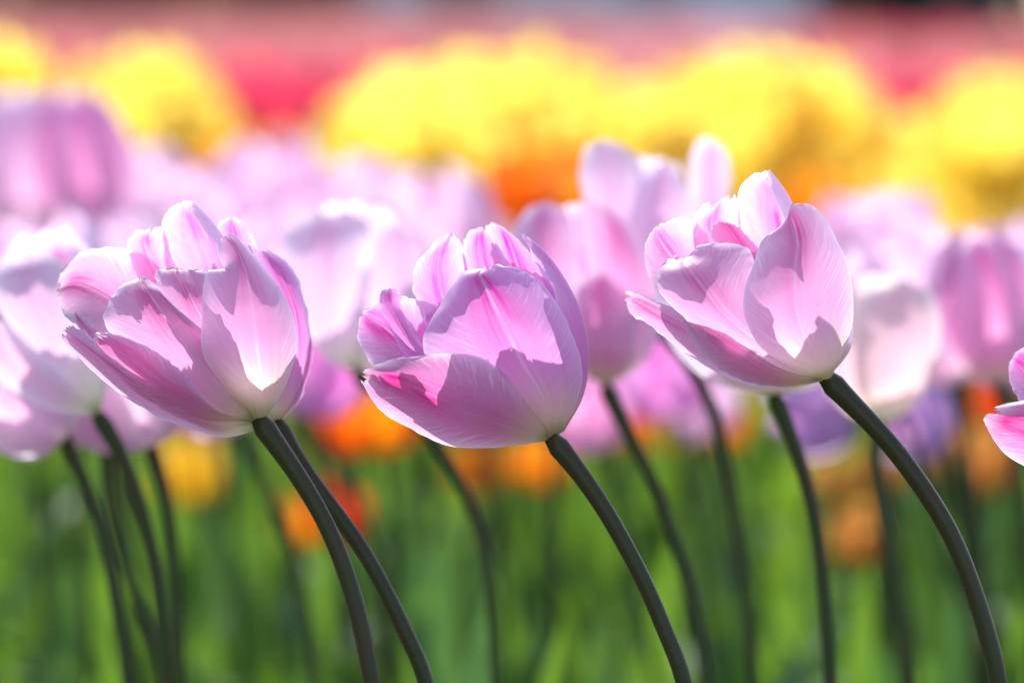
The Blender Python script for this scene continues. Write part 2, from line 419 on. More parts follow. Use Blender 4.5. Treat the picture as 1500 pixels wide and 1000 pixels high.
BACK_SHADE = [  # extra hidden petals, added low at the back to shade the front ones
 [[(800,640,-5),(740,600,-50),(690,560,-70),(670,500,-80),(680,440,-80),(700,400,-70)],
  [(805,640,-10),(770,590,-100),(745,530,-135),(740,470,-135),(740,420,-110),(738,385,-85)],
  [(815,636,-10),(840,590,-50),(845,530,-60),(835,470,-60),(810,420,-60),(780,395,-70)]],
 [[(800,642,5),(720,620,10),(650,590,15),(600,565,10),(585,530,-10),(600,490,-40)],
  [(803,640,-5),(740,610,-60),(690,570,-90),(650,530,-95),(630,490,-80),(625,462,-60)],
  [(805,638,-15),(760,590,-110),(720,540,-130),(690,490,-120),(665,450,-95),(650,432,-75)]],
]
def back_shade_at(bx, by, sx=1.0, sy=1.0):
    return [[[(bx + (x - 805) * sx, by + (y - 640) * sy, t) for x, y, t in c] for c in p] for p in BACK_SHADE]
STEM_MID = [(806,640),(826,664),(850,694),(885,745),(922,810),(953,872),(978,935),(1002,1000)]
hero('middle of the three sharp lilac tulips, its magenta flushed lower petal hanging open', MID + back_shade_at(805, 640), STEM_MID, D0, 'lilac', seed=1, r=0.00235)

LEFT = [
 [[(375,630,0),(333,640,10),(278,628,20),(216,601,30),(165,567,35),(125,532,30),(97,505,25),(90,494,22)],
  [(375,625,0),(320,620,50),(265,600,75),(210,572,80),(165,540,75),(130,512,58),(106,494,40),(92,486,28)],
  [(375,620,0),(310,595,50),(255,565,75),(205,530,75),(165,510,66),(136,495,48),(116,480,35),(101,475,28)]],
 dict(c=[[(372,618,0),(313,627,30),(267,615,55),(216,586,70),(173,545,75),(144,512,70),(137,495,62)],
  [(372,617,0),(315,608,70),(265,575,105),(222,545,112),(185,517,108),(155,498,88),(140,488,66)],
  [(372,615,0),(325,603,62),(297,580,90),(262,540,106),(228,514,110),(189,496,98),(148,486,70)]], mat='blush'),
 [[(370,616,0),(310,600,50),(250,565,80),(190,520,80),(155,480,70),(156,450,60),(173,422,50),(195,412,42)],
  [(370,616,0),(345,592,60),(305,545,96),(270,500,106),(240,460,100),(220,432,85),(208,415,65),(205,405,50)],
  [(372,616,0),(365,575,50),(345,520,75),(320,480,85),(290,450,80),(255,430,70),(232,418,60),(213,407,50)]],
 [[(370,615,0),(320,575,50),(278,505,78),(247,465,88),(232,426,84),(227,403,74),(235,394,66)],
  [(372,615,0),(340,560,84),(312,500,112),(290,455,114),(275,425,102),(265,403,84),(264,392,70)],
  [(375,615,0),(370,560,80),(350,500,95),(335,455,95),(322,425,90),(307,402,80),(292,396,72)]],
 dict(c=[[(372,615,5),(335,575,78),(298,520,116),(296,465,118),(297,425,106),(305,396,92),(328,396,82),(319,373,70),(321,352,60)],
  [(382,614,5),(385,565,108),(377,510,136),(371,460,132),(366,425,118),(360,398,102),(352,376,88),(341,357,74),(330,345,64)],
  [(390,612,0),(418,565,20),(434,515,30),(431,470,35),(412,425,40),(385,388,45),(362,362,50),(350,350,52),(338,341,55)]], frill=1.6),
 # folded top back petal
 dict(c=[[(370,610,-10),(310,540,-80),(270,460,-110),(245,400,-110),(240,360,-100),(238,325,-85),(250,303,-70)],
  [(372,610,-10),(335,540,-100),(310,460,-130),(290,400,-130),(276,360,-118),(268,325,-98),(264,296,-72)],
  [(375,610,-10),(370,540,-80),(360,460,-100),(348,400,-100),(334,360,-92),(308,320,-80),(282,294,-66)],
  [(378,612,-5),(375,540,-72),(362,475,-86),(348,420,-82),(328,372,-66),(300,338,-54),(276,304,-52)]], frill=1.4),
 [[(368,612,-10),(290,540,-60),(230,460,-90),(195,390,-90),(188,355,-80),(200,337,-70)],
  [(368,610,-10),(300,520,-90),(250,440,-115),(222,385,-110),(212,355,-95),(218,333,-75)],
  [(370,610,-10),(320,520,-80),(280,440,-100),(255,385,-100),(245,350,-90),(234,331,-75)]],
 dict(c=[[(368,614,0),(300,580,0),(230,540,0),(170,505,5),(130,482,5),(99,466,0),(84,447,-5)],
  [(368,612,-5),(300,545,-70),(235,490,-92),(180,450,-84),(140,425,-64),(108,416,-38),(83,424,-12)],
  [(368,610,-10),(310,520,-100),(262,430,-120),(225,382,-110),(175,364,-85),(128,367,-55),(92,392,-25)]], frill=3.4),
 [[(180,520,20),(150,505,20),(125,490,20),(112,475,18),(109,458,15)],
  [(185,518,30),(155,500,34),(130,484,32),(117,470,25),(110,457,16)],
  [(190,515,20),(160,492,20),(137,478,18),(121,465,18),(111,457,16)]],
]
STEM_LEFT = [(377,612),(392,634),(414,664),(446,712),(480,772),(507,840),(526,905),(537,960),(544,1000)]
hero('leftmost sharp lilac tulip, loose broad petals, largest in the front row', LEFT + back_shade_at(372, 612, 1.12, .84), STEM_LEFT, D0, 'pink', seed=2, r=0.0025)

BEHIND_LEFT = [
 [[(400,620,-120),(390,560,-100),(385,500,-90),(380,440,-90),(370,390,-95),(362,358,-100)],
  [(404,620,-120),(424,570,-88),(436,510,-72),(430,450,-72),(407,395,-82),(382,362,-96)],
  [(407,623,-125),(440,570,-120),(454,505,-120),(450,455,-120),(430,395,-118),(392,361,-105)]],
 [[(402,621,-122),(420,580,-118),(436,540,-115),(444,510,-112),(449,485,-112)],
  [(405,622,-124),(430,590,-112),(448,545,-106),(454,510,-108),(453,485,-112)],
  [(407,624,-128),(438,588,-135),(455,540,-140),(458,505,-135),(454,486,-118)]],
 [[(400,618,-125),(370,520,-150),(340,420,-150),(322,360,-140),(317,335,-130),(330,319,-120)],
  [(402,618,-128),(385,520,-170),(362,430,-170),(348,370,-152),(340,335,-136),(340,317,-120)],
  [(404,618,-125),(400,520,-150),(392,430,-150),(380,380,-140),(369,345,-130),(350,319,-120)]],
 [[(400,618,-128),(360,530,-190),(330,450,-210),(318,400,-200),(325,372,-180)],
  [(402,618,-130),(385,520,-220),(370,440,-240),(362,390,-220),(356,362,-190)],
  [(405,618,-128),(420,530,-190),(420,450,-200),(405,400,-190),(380,368,-170)]],
 [[(400,618,-120),(350,560,-110),(310,490,-115),(300,430,-120),(312,385,-120)],
  [(400,618,-120),(365,540,-135),(340,470,-150),(330,410,-145),(326,380,-130)],
  [(402,618,-122),(385,540,-130),(370,470,-140),(355,410,-135),(340,380,-125)]],
]
STEM_BL = [(402,616),(420,648),(447,692),(490,748),(533,808),(572,880),(602,945),(624,1000)]
hero('pink tulip almost hidden behind the leftmost sharp tulip, right petal edge showing', BEHIND_LEFT, STEM_BL, D0 + 0.024, 'lilac', seed=3, r=0.0023)

RIGHT = [
 [[(1205,558,0),(1142,570,10),(1079,558,25),(1037,537,30),(995,511,30),(957,481,25),(932,466,14),(920,456,8)],
  [(1205,556,0),(1145,555,52),(1085,530,78),(1045,505,82),(1005,480,76),(965,460,54),(936,444,32),(915,438,14)],
  [(1205,553,0),(1140,530,50),(1090,500,75),(1050,480,80),(1015,463,74),(975,446,58),(940,432,38),(914,423,22)]],
 dict(c=[[(1205,557,5),(1150,566,30),(1105,562,50),(1065,547,65),(1035,524,75),(1012,495,80),(998,470,80)],
  [(1205,556,5),(1155,553,70),(1112,535,98),(1075,512,108),(1045,490,104),(1020,475,94),(1001,466,83)],
  [(1205,555,5),(1165,545,62),(1130,530,94),(1095,508,110),(1068,488,112),(1035,471,104),(1004,464,86)]]),
 [[(1205,555,5),(1120,540,60),(1060,510,90),(1005,470,90),(968,430,80),(963,402,70),(975,383,60),(992,375,55)],
  [(1207,555,5),(1160,538,92),(1110,500,122),(1062,460,127),(1030,420,116),(1011,395,96),(1003,383,76),(1004,377,62)],
  [(1210,555,5),(1175,520,80),(1140,470,100),(1115,430,100),(1108,395,92),(1098,366,82),(1060,355,74),(1020,361,66)]],
 dict(c=[[(1205,556,10),(1165,540,95),(1117,511,128),(1092,469,138),(1090,427,132),(1106,380,114),(1116,352,94),(1138,338,82),(1154,342,72)],
  [(1212,555,10),(1200,525,115),(1175,480,148),(1165,430,148),(1165,390,132),(1168,360,112),(1165,335,92),(1158,315,78),(1156,306,70)],
  [(1218,552,5),(1240,505,30),(1250,460,40),(1247,410,45),(1235,370,50),(1215,332,55),(1198,308,60),(1182,299,64),(1166,299,68)]], frill=1.5),
 dict(c=[[(1200,548,-10),(1140,480,-90),(1100,420,-115),(1085,370,-110),(1080,320,-100),(1082,280,-85),(1098,257,-70)],
  [(1205,548,-10),(1165,470,-110),(1140,410,-135),(1125,365,-130),(1118,320,-116),(1113,282,-98),(1113,250,-72)],
  [(1210,548,-10),(1200,480,-90),(1190,410,-105),(1182,370,-100),(1172,330,-92),(1154,285,-80),(1128,249,-66)],
  [(1212,548,-5),(1203,480,-76),(1190,424,-84),(1178,384,-78),(1161,348,-66),(1142,304,-54),(1120,258,-52)]], frill=1.3),
 [[(1198,550,-10),(1110,490,-70),(1050,430,-100),(1020,375,-100),(1014,330,-90),(1030,300,-75)],
  [(1200,550,-10),(1125,480,-100),(1075,410,-125),(1050,360,-120),(1042,325,-100),(1055,289,-80)],
  [(1202,550,-10),(1145,480,-90),(1110,410,-110),(1092,360,-110),(1085,320,-100),(1076,284,-82)]],
 [[(1198,552,0),(1110,530,-10),(1040,490,-10),(990,455,-10),(958,420,-5),(944,375,-10),(948,348,-15)],
  [(1198,551,-5),(1115,505,-70),(1055,450,-90),(1010,405,-82),(980,370,-62),(964,345,-40),(961,332,-28)],
  [(1200,550,-10),(1130,485,-100),(1080,420,-120),(1050,370,-110),(1030,338,-90),(1005,320,-60),(978,323,-35)]],
 [[(1200,550,-5),(1140,490,-70),(1095,430,-85),(1065,380,-85),(1042,345,-75),(1045,328,-66)],
  [(1202,550,-5),(1155,480,-85),(1115,415,-100),(1088,365,-98),(1068,335,-84),(1058,324,-70)],
  [(1204,550,-5),(1175,480,-75),(1145,415,-90),(1115,370,-88),(1090,340,-78),(1070,326,-68)]],
]
STEM_RIGHT = [(1207,550),(1228,572),(1256,600),(1302,648),(1350,712),(1393,782),(1424,858),(1446,930),(1462,1000)]
hero('rightmost whole sharp lilac tulip, hooked petal tip, tallest of the front row', RIGHT + back_shade_at(1207, 551, 1.05, .74), STEM_RIGHT, D0 + 0.002, 'pink', seed=4, r=0.00255)

EDGE = []
for p in MID:
    if isinstance(p, dict):
        q = dict(p)
        if q.get('side'): q['dx'] = 40
        EDGE.append(q)
    else:
        EDGE.append(p)
hero('magenta and white tulip cut off by the right edge of the frame', EDGE, STEM_MID, D0 + 0.01, 'lilac', dx=913, dy=62, seed=5)

# ------------------------------------------------------------------ blurred tulips, grown petal by petal
def petal_profile(v, op):
    rr = cr([Vector((x, 0, 0)) for x in (0.10, 0.58, 0.88, 1.0, 0.98, 0.86, 0.60)], v).x
    hh = cr([Vector((x, 0, 0)) for x in (0.0, 0.06, 0.22, 0.43, 0.65, 0.85, 1.0)], v).x
    rr += op * v * v * 0.9
    hh -= op * v * v * 0.16
    wa = cr([Vector((x, 0, 0)) for x in (32, 46, 52, 52, 46, 33, 3)], v).x
    return rr, hh, wa * (1 - 0.22 * min(1, op))

def grow_head(rng, L, Rr, op, rot0, nu=10, nv=14):
    """six petals round +Z, base at the origin; returns a list of (verts, uvs, faces)"""
    res = []
    for k in range(6):
        outer = k % 2 == 0
        az = rot0 + k * 60 + rng.uniform(-7, 7)
        o = op * rng.uniform(0.5, 1.5) + (0.06 if outer else -0.02)
        l = L * rng.uniform(0.84, 1.10)
        r = Rr * (1.10 if outer else 0.92) * rng.uniform(0.94, 1.05)
        sd_ = rng.uniform(0, 99)
        curl = rng.uniform(-0.5, 0.5)
        V, UV = [], []
        for j in range(nv + 1):
            v = j / nv
            rr, hh, wa = petal_profile(v, o)
            for i in range(nu + 1):
                s = 2 * i / nu - 1
                a = R(az + s * wa)
                q = rr * (1 + 0.05 * abs(s) ** 2 * (1 if outer else -1)) - 0.03 * math.exp(-(s / 0.15) ** 2) * v
                q += 0.16 * max(0, abs(s) - 0.6) * noise.noise(Vector((v * 5, s, sd_))) + 0.05 * noise.noise(Vector((v * 3, s * 2, sd_)))
                q += curl * max(0, v - 0.8) * 1.2
                h = hh - 0.05 * v * s * s + 0.03 * noise.noise(Vector((s * 4, sd_, v * 2))) * v
                V.append(Vector((r * q * math.cos(a), r * q * math.sin(a), l * h)))
                UV.append((i / nu, v))
        res.append((V, UV, grid_faces(nu, nv)))
    return res

def orient(ax):
    return ax.to_track_quat('Z', 'Y').to_matrix()

def tulip(px, py, d, L, ax=(-0.3, 1), tow=0.1, op=0.2, mat='pink', label='', group=None, stem=None, seed=0, fat=0.43, soft=True,
          leaves=2, hi=0.26, res=(10, 14), whole=False, stem_r=0.0021, lmats=('leaf', 'leaf_blue')):
    """px, py = pixel of the flower's base, L = flower length in pixels, ax = direction of the flower in the picture"""
    rng = random.Random(seed * 131 + 5)
    Lm = L * d / 6250
    A = Vector((ax[0], -tow, ax[1])).normalized()
    b = P(px, py, d)
    if stem:
        pts = ground_pts(stem, d)
        pts[0] = b + A * 0.002
    else:
        zb = b.z
        dxs = -ax[0] * 0.10 * rng.uniform(0.6, 1.2)
        pts = [b + A * 0.002, b - A * 0.02 + Vector((0, 0, -0.004)), b + Vector((dxs * 0.55, 0, -zb * 0.28)), b + Vector((dxs * 0.9, 0.0, -zb * 0.6)), b + Vector((dxs, 0.0, -zb))]
    org = pts[-1].copy(); org.z = 0
    t = new_tulip(org, label, group)
    stem_mesh(t, pts, stem_r, stem_r * 1.15, org, M['stem_soft' if soft else 'stem_mid'], 8, 20 if soft else 60)
    Mx = orient(A)
    H = grow_head(rng, Lm, Lm * fat, op, rng.uniform(0, 60), *res)
    if whole:
        V, UV, F = [], [], []
        for v_, u_, f_ in H:
            n0 = len(V)
            V += v_; UV += u_; F += [tuple(i + n0 for i in f) for f in f_]
        mesh_obj('bloom', [Mx @ v + b for v in V], F, M[mat], t, UV, org)
    else:
        for v_, u_, f_ in H:
            mesh_obj('petal', [Mx @ v + b for v in v_], f_, M[mat], t, u_, org)
    if leaves:
        add_leaves(t, org, rng, leaves, hi, lmats)
    return t

G1 = 'soft lilac tulips behind the sharp ones'
def traced(label, base, petals, stem_px, d, mat, seed):
    stem_px = [base] + stem_px
    pts = ground_pts(stem_px, d)
    org = pts[-1].copy(); org.z = 0
    t = new_tulip(org, label, G1)
    stem_mesh(t, pts, 0.0022, 0.0023, org, M['stem_mid'])
    for k, c in enumerate(petals):
        shaped_petal(c, M[mat], t, org, 0, 0, seed * 5.1 + k * 1.9, 3.2, 18, 26, 2.5, d)
    add_leaves(t, org, random.Random(seed), 2, 0.26)
traced('wide open pale tulip directly left of the leftmost sharp tulip', (141,606), [
 [[(140,606,0),(80,560,50),(30,500,60),(-5,440,60),(-5,400,50),(20,378,40)],[(142,605,0),(110,540,90),(75,480,105),(50,430,100),(38,395,80),(45,374,55)],[(145,604,0),(150,530,60),(135,470,75),(110,420,70),(90,385,60),(70,370,45)]],
 [[(140,604,-5),(90,520,-20),(45,440,-40),(30,380,-50),(40,345,-50)],[(143,604,-5),(125,510,-30),(100,440,-50),(85,380,-60),(82,334,-60)],[(146,604,-5),(165,530,-30),(160,450,-40),(140,390,-50),(110,345,-55)]],
 [[(138,608,0),(80,602,20),(30,578,30),(-20,540,30),(-45,490,20)],[(139,606,0),(90,582,70),(40,548,82),(-5,507,72),(-40,470,40)],[(140,604,0),(105,562,80),(65,524,92),(20,484,84),(-25,455,50)]],
 [[(140,600,-10),(70,540,-80),(20,470,-90),(0,400,-80),(20,350,-70)],[(142,600,-10),(105,520,-110),(70,450,-120),(60,380,-110),(60,340,-90)],[(145,602,-10),(160,540,-80),(170,470,-90),(150,400,-80),(110,345,-70)]]],
 [(172,655),(203,735),(226,820),(238,910),(244,1000)], 1.37, 'pale', 61)
traced('pale pink tulip between the left and middle sharp tulips, dark crease at its tip', (518,546), [
 [[(515,545,0),(470,518,30),(435,462,40),(415,400,40),(416,345,35),(445,312,20)],[(517,545,0),(500,500,80),(485,440,95),(475,385,85),(472,340,60),(482,306,30)],[(520,545,0),(532,500,60),(536,440,70),(538,385,60),(545,340,50),(528,312,30)]],
 [[(516,545,0),(515,500,60),(518,450,78),(528,410,78),(545,370,64),(556,330,44)],[(520,545,0),(555,510,50),(575,460,60),(585,410,55),(588,360,45),(575,325,35)],[(522,545,0),(575,525,0),(605,470,0),(615,410,0),(612,365,5),(592,335,20)]],
 [[(515,545,-5),(460,500,-50),(430,430,-70),(440,350,-60),(480,300,-50)],[(517,545,-5),(510,480,-100),(510,400,-110),(520,340,-90),(525,298,-70)],[(520,545,-5),(575,500,-50),(600,430,-60),(600,360,-50),(570,308,-50)]]],
 [(560,575),(610,615),(645,660),(680,720),(705,790),(720,870),(728,1000)], 1.50, 'pale', 62)
traced('tall white lilac tulip with flaring tips against the yellow, left of the rightmost sharp tulip', (946,461), [
 [[(940,462,0),(905,430,20),(880,380,30),(862,320,30),(850,260,25),(856,220,15),(880,203,5)],[(943,460,0),(925,420,50),(912,360,60),(902,300,55),(893,255,40),(888,222,20),(884,204,8)],[(946,460,0),(962,410,40),(975,350,38),(972,300,32),(955,258,24),(925,224,15),(894,203,8)]],
 [[(940,460,0),(915,410,48),(908,350,54),(918,300,44),(935,262,34),(955,238,22)],[(946,462,0),(950,410,80),(960,350,90),(968,300,75),(972,265,55),(975,240,35)],[(952,460,0),(990,420,40),(1015,370,40),(1020,320,35),(1010,280,30),(990,250,25)]],
 [[(950,460,-5),(985,400,-20),(1005,340,-35),(1010,290,-40),(1008,250,-40),(1018,215,-35),(1033,201,-30)],[(952,460,-10),(1000,400,-20),(1030,340,-25),(1040,290,-25),(1038,250,-28),(1040,222,-30),(1038,202,-30)],[(953,462,0),(1010,420,0),(1048,350,0),(1066,290,-5),(1070,250,-12),(1062,220,-20),(1044,203,-28)]],
 [[(945,460,-10),(920,400,-60),(900,330,-80),(910,270,-70),(940,228,-50)],[(948,460,-10),(950,390,-90),(960,320,-110),(965,265,-100),(965,232,-80)],[(950,460,-10),(990,400,-60),(1005,330,-80),(1005,275,-70),(990,238,-60)]]],
 [(1000,520),(1040,590),(1066,690),(1085,800),(1097,900),(1103,1000)], 1.50, 'pale', 63)
traced('rosy pink tulip just right of the middle sharp tulip', (886,565), [
 [[(883,565,0),(845,532,40),(828,480,50),(836,430,50),(855,402,40)],[(886,566,0),(885,525,84),(880,470,94),(878,430,84),(875,400,62)],[(888,566,0),(925,535,40),(932,480,50),(925,430,42),(900,400,40)]],
 [[(882,563,0),(820,530,0),(780,470,0),(755,400,0),(753,340,-5),(775,303,-10)],[(884,564,0),(840,520,50),(810,460,60),(795,390,55),(795,335,35),(800,296,10)],[(886,564,0),(870,510,50),(860,450,55),(850,390,50),(843,340,30),(828,303,10)]],
 [[(886,564,0),(870,500,50),(865,440,60),(862,380,50),(858,330,35),(862,290,20)],[(888,564,0),(915,510,50),(925,450,55),(920,390,50),(905,340,35),(880,295,20)],[(890,564,0),(945,530,0),(968,470,0),(960,400,0),(935,345,5),(900,300,12)]],
 [[(884,562,-5),(820,510,-60),(790,430,-80),(800,350,-70),(820,304,-60)],[(886,562,-5),(875,490,-100),(865,410,-120),(860,340,-100),(855,298,-80)],[(888,562,-5),(940,510,-60),(950,430,-70),(930,350,-60),(890,306,-55)]]],
 [(922,640),(960,712),(990,800),(1014,885),(1035,1000)], 1.45, 'pink', 64)
traced('cream white closed tulip glowing right of the rightmost sharp tulip', (1292,621), [
 [[(1290,622,0),(1262,585,40),(1248,535,50),(1246,480,50),(1262,430,40),(1300,410,30)],[(1294,622,0),(1312,580,85),(1318,525,100),(1318,470,90),(1318,430,65),(1318,408,40)],[(1298,620,0),(1345,590,35),(1372,530,40),(1378,475,40),(1364,428,32),(1334,410,30)]],
 [[(1288,622,0),(1235,600,0),(1200,550,0),(1190,490,-5),(1200,440,-10),(1225,412,-15)],[(1290,623,0),(1245,590,50),(1220,540,60),(1215,480,50),(1222,435,30),(1235,408,10)],[(1292,621,0),(1270,575,40),(1262,525,50),(1262,470,45),(1258,430,25),(1248,410,5)]],
 [[(1290,620,-5),(1240,580,-60),(1225,500,-80),(1235,430,-70),(1270,400,-50)],[(1293,620,-5),(1290,560,-100),(1290,480,-120),(1290,430,-105),(1290,402,-80)],[(1296,620,-5),(1350,580,-60),(1375,500,-70),(1360,430,-60),(1315,402,-50)]]],
 [(1280,660),(1286,720),(1301,800),(1318,900),(1326,1000)], 1.52, 'cream', 65)
def bud(bx, by, w, h, lean):
    '''a closed cup: front, left, right and back petals in picture pixels'''
    def c(pts, side=1):
        return [(bx + side * w * X - lean * h * Y, by - h * Y, w * T) for X, Y, T in pts]
    mid = [(0,0,0),(.02,.12,.34),(.04,.35,.50),(.05,.6,.46),(.04,.82,.30),(.02,.96,.14)]
    rim = [(0,0,0),(-.25,.10,.16),(-.37,.35,.22),(-.34,.6,.20),(-.22,.82,.14),(-.05,.94,.08)]
    oL = [(0,0,0),(-.33,.08,0),(-.50,.34,0),(-.49,.64,0),(-.36,.87,-.02),(-.18,.99,-.04)]
    oM = [(0,0,0),(-.20,.12,.20),(-.31,.38,.30),(-.31,.65,.26),(-.23,.86,.14),(-.15,1.0,0)]
    oR = [(0,0,0),(-.05,.18,.14),(-.08,.45,.24),(-.08,.7,.20),(-.09,.88,.10),(-.12,.99,0)]
    bL = [(0,0,-.02),(-.28,.15,-.3),(-.38,.45,-.4),(-.32,.7,-.36),(-.18,.92,-.26)]
    bM = [(0,0,-.04),(0,.15,-.5),(0,.45,-.6),(0,.75,-.5),(.02,.98,-.34)]
    return [[c(rim), c(mid), c(rim, -1)], [c(oL), c(oM), c(oR)], [c(oR, -1), c(oM, -1), c(oL, -1)], [c(bL), c(bM), c(bL, -1)]]
traced('big soft lilac tulip highest at the left edge of the frame', (42,352), bud(40, 354, 190, 226, .12), [(60,420),(72,520),(80,640),(86,800),(90,1000)], 2.15, 'soft', 66)
traced('big soft lilac tulip beside the highest one at the left edge, dark on its right', (138,350), bud(138, 350, 160, 222, .16), [(150,420),(160,520),(168,640),(172,800),(174,1000)], 2.08, 'pink', 67)
traced('dusky lilac tulip with a magenta stripe above the cut off one at the right edge', (1462,560), bud(1462, 560, 172, 226, .15), [(1480,620),(1495,700),(1505,800),(1512,900),(1516,1000)], 1.62, 'pink', 68)
traced('tulip hidden behind the rightmost sharp tulip, only its cream base showing', (1132,578), bud(1132, 580, 250, 235, .32), [(1162,650),(1188,735),(1205,850),(1216,1000)], 1.36, 'pale', 69)
near = [
 # px, py, d, L, ax, tow, op, mat, stem, label, fat
 (97,640,1.42,165,(-1,.85),.1,.05,'pale',[(97,640),(118,695),(145,755),(165,850),(180,940),(188,1000)],'cream bottomed tulip lying almost flat at the left edge under the wide open one',.40),
 (220,654,1.46,235,(-.35,1),.1,.05,'pale',[(220,654),(236,705),(250,770),(258,850),(260,930),(262,1000)],'small pale tulip whose base peeks out under the leftmost sharp tulip',.40),
 (1245,590,1.82,115,(-1,-.3),.25,.25,'violet',None,'drooping violet tulip with splayed petals low under the cream white one',.45),
 (1385,640,1.85,105,(-.8,.45),.2,.45,'violet',[(1382,642),(1405,700),(1430,800),(1450,900),(1465,1000)],'violet pink tulip opened flat between the cream white one and the right edge',.5),
 (345,632,1.65,190,(-.4,1),.1,.05,'pink',[(345,632),(385,700),(420,790),(445,880),(460,1000)],'tulip hidden by the leftmost sharp tulip, its blurred stem showing below',.42),
 (437,606,1.85,160,(.35,1),.1,.15,'lilac',[(437,606),(472,650),(505,700),(540,780),(560,850),(570,1000)],'purple pink tulip between left and middle sharp tulips, above the orange pair',.45),
 (158,640,1.48,200,(-.5,1),.1,.05,'pale',[(150,640),(158,700),(168,780),(195,860),(225,940),(240,1000)],'tulip tucked behind the wide open pale one, its dark stem crossing two others',.40),
 (90,490,1.75,180,(-.25,1),.1,.12,'pale',None,'bright pale tulip top above the wide open one at the left edge',.46),
 (160,470,1.85,165,(-.2,1),.1,.12,'pale',None,'bright pale tulip top above and left of the leftmost sharp tulip',.46),
 (878,660,1.95,130,(-.35,1),.1,.05,'pink',None,'small blurred pink tulip low in the gap right of the middle sharp tulip',.45),
 (985,612,2.05,140,(-.25,1),.1,.10,'lilac',None,'blurred magenta pink tulip below the left petals of the rightmost sharp tulip',.48),
]
for i, (px, py, d, L, ax, tow, op, mat, stem, lab, fat) in enumerate(near):
    tulip(px, py, d, L, ax, tow, op, mat, lab, G1, stem, seed=20 + i, fat=fat, soft=False, hi=0.27, res=(16, 20))

G2 = 'blurred lilac tulips of the further rows'
far_l = [
 (232,330,2.45,130,'pale','faint pale lilac tulip between the highest left pair and the leftmost sharp tulip top'),
 (300,372,2.30,130,'pale','faint pale tulip straight behind the top petal of the leftmost sharp tulip'),
 (405,345,2.40,150,'soft','blurred lilac tulip above the pale one between left and middle sharp tulips'),
 (350,385,2.20,120,'soft','blurred pink tulip directly right of the top petals of the leftmost sharp tulip'),
 (545,350,2.40,140,'pale','whitish lilac blurred tulip under the second yellow clump'),
 (480,390,2.25,130,'soft','blurred pink tulip low behind the pale one left of the middle sharp tulip'),
 (660,400,2.20,160,'soft','blurred lilac tulip directly above the middle sharp tulip, left of the orange ones'),
 (610,370,2.5,120,'soft','blurred pink tulip left behind the lilac one above the middle sharp tulip'),
 (700,420,2.3,110,'soft','blurred pink tulip peeping above the right shoulder of the middle sharp tulip'),
 (1265,400,2.20,120,'soft','blurred lilac tulip just right of the top of the rightmost sharp tulip'),
 (1325,405,2.15,125,'soft','second blurred lilac tulip right of the top of the rightmost sharp tulip'),
 (1345,480,1.85,130,'pale','bright whitish tulip top behind the cream white closed tulip'),
 (1250,500,1.80,130,'pale','bright whitish tulip top touching the right side of the rightmost sharp tulip'),
 (1405,455,1.95,135,'pale','pale pink blurred tulip above the dusky striped one near the right edge'),
 (1395,560,1.75,170,'soft','pink tulip between the cream white and the dusky striped tulips'),
 (1480,420,2.0,100,'soft','blurred pink tulip higher up at the right edge under the yellow'),
 (1528,560,1.70,200,'soft','lilac tulip crossed by the right edge above the cut off magenta one'),
 (800,470,1.9,140,'soft','pink blurred tulip behind the right shoulder of the middle sharp tulip'),
 (1040,640,2.1,110,'pale','small faint pale tulip low under the rightmost sharp tulip'),
 (20,470,2.0,150,'soft','blurred pink tulip at the left edge behind the wide open pale one'),
 (400,470,2.0,150,'soft','blurred pink tulip behind the right shoulder of the leftmost sharp tulip'),
]
for i, (px, py, d, L, mat, lab) in enumerate(far_l):
    rng = random.Random(i + 400)
    tulip(px, py, d, L, (rng.uniform(-.45, -.05), 1), .1, rng.uniform(0, .2), mat, lab, G2, None, seed=60 + i, fat=.47, soft=False, hi=0.30)

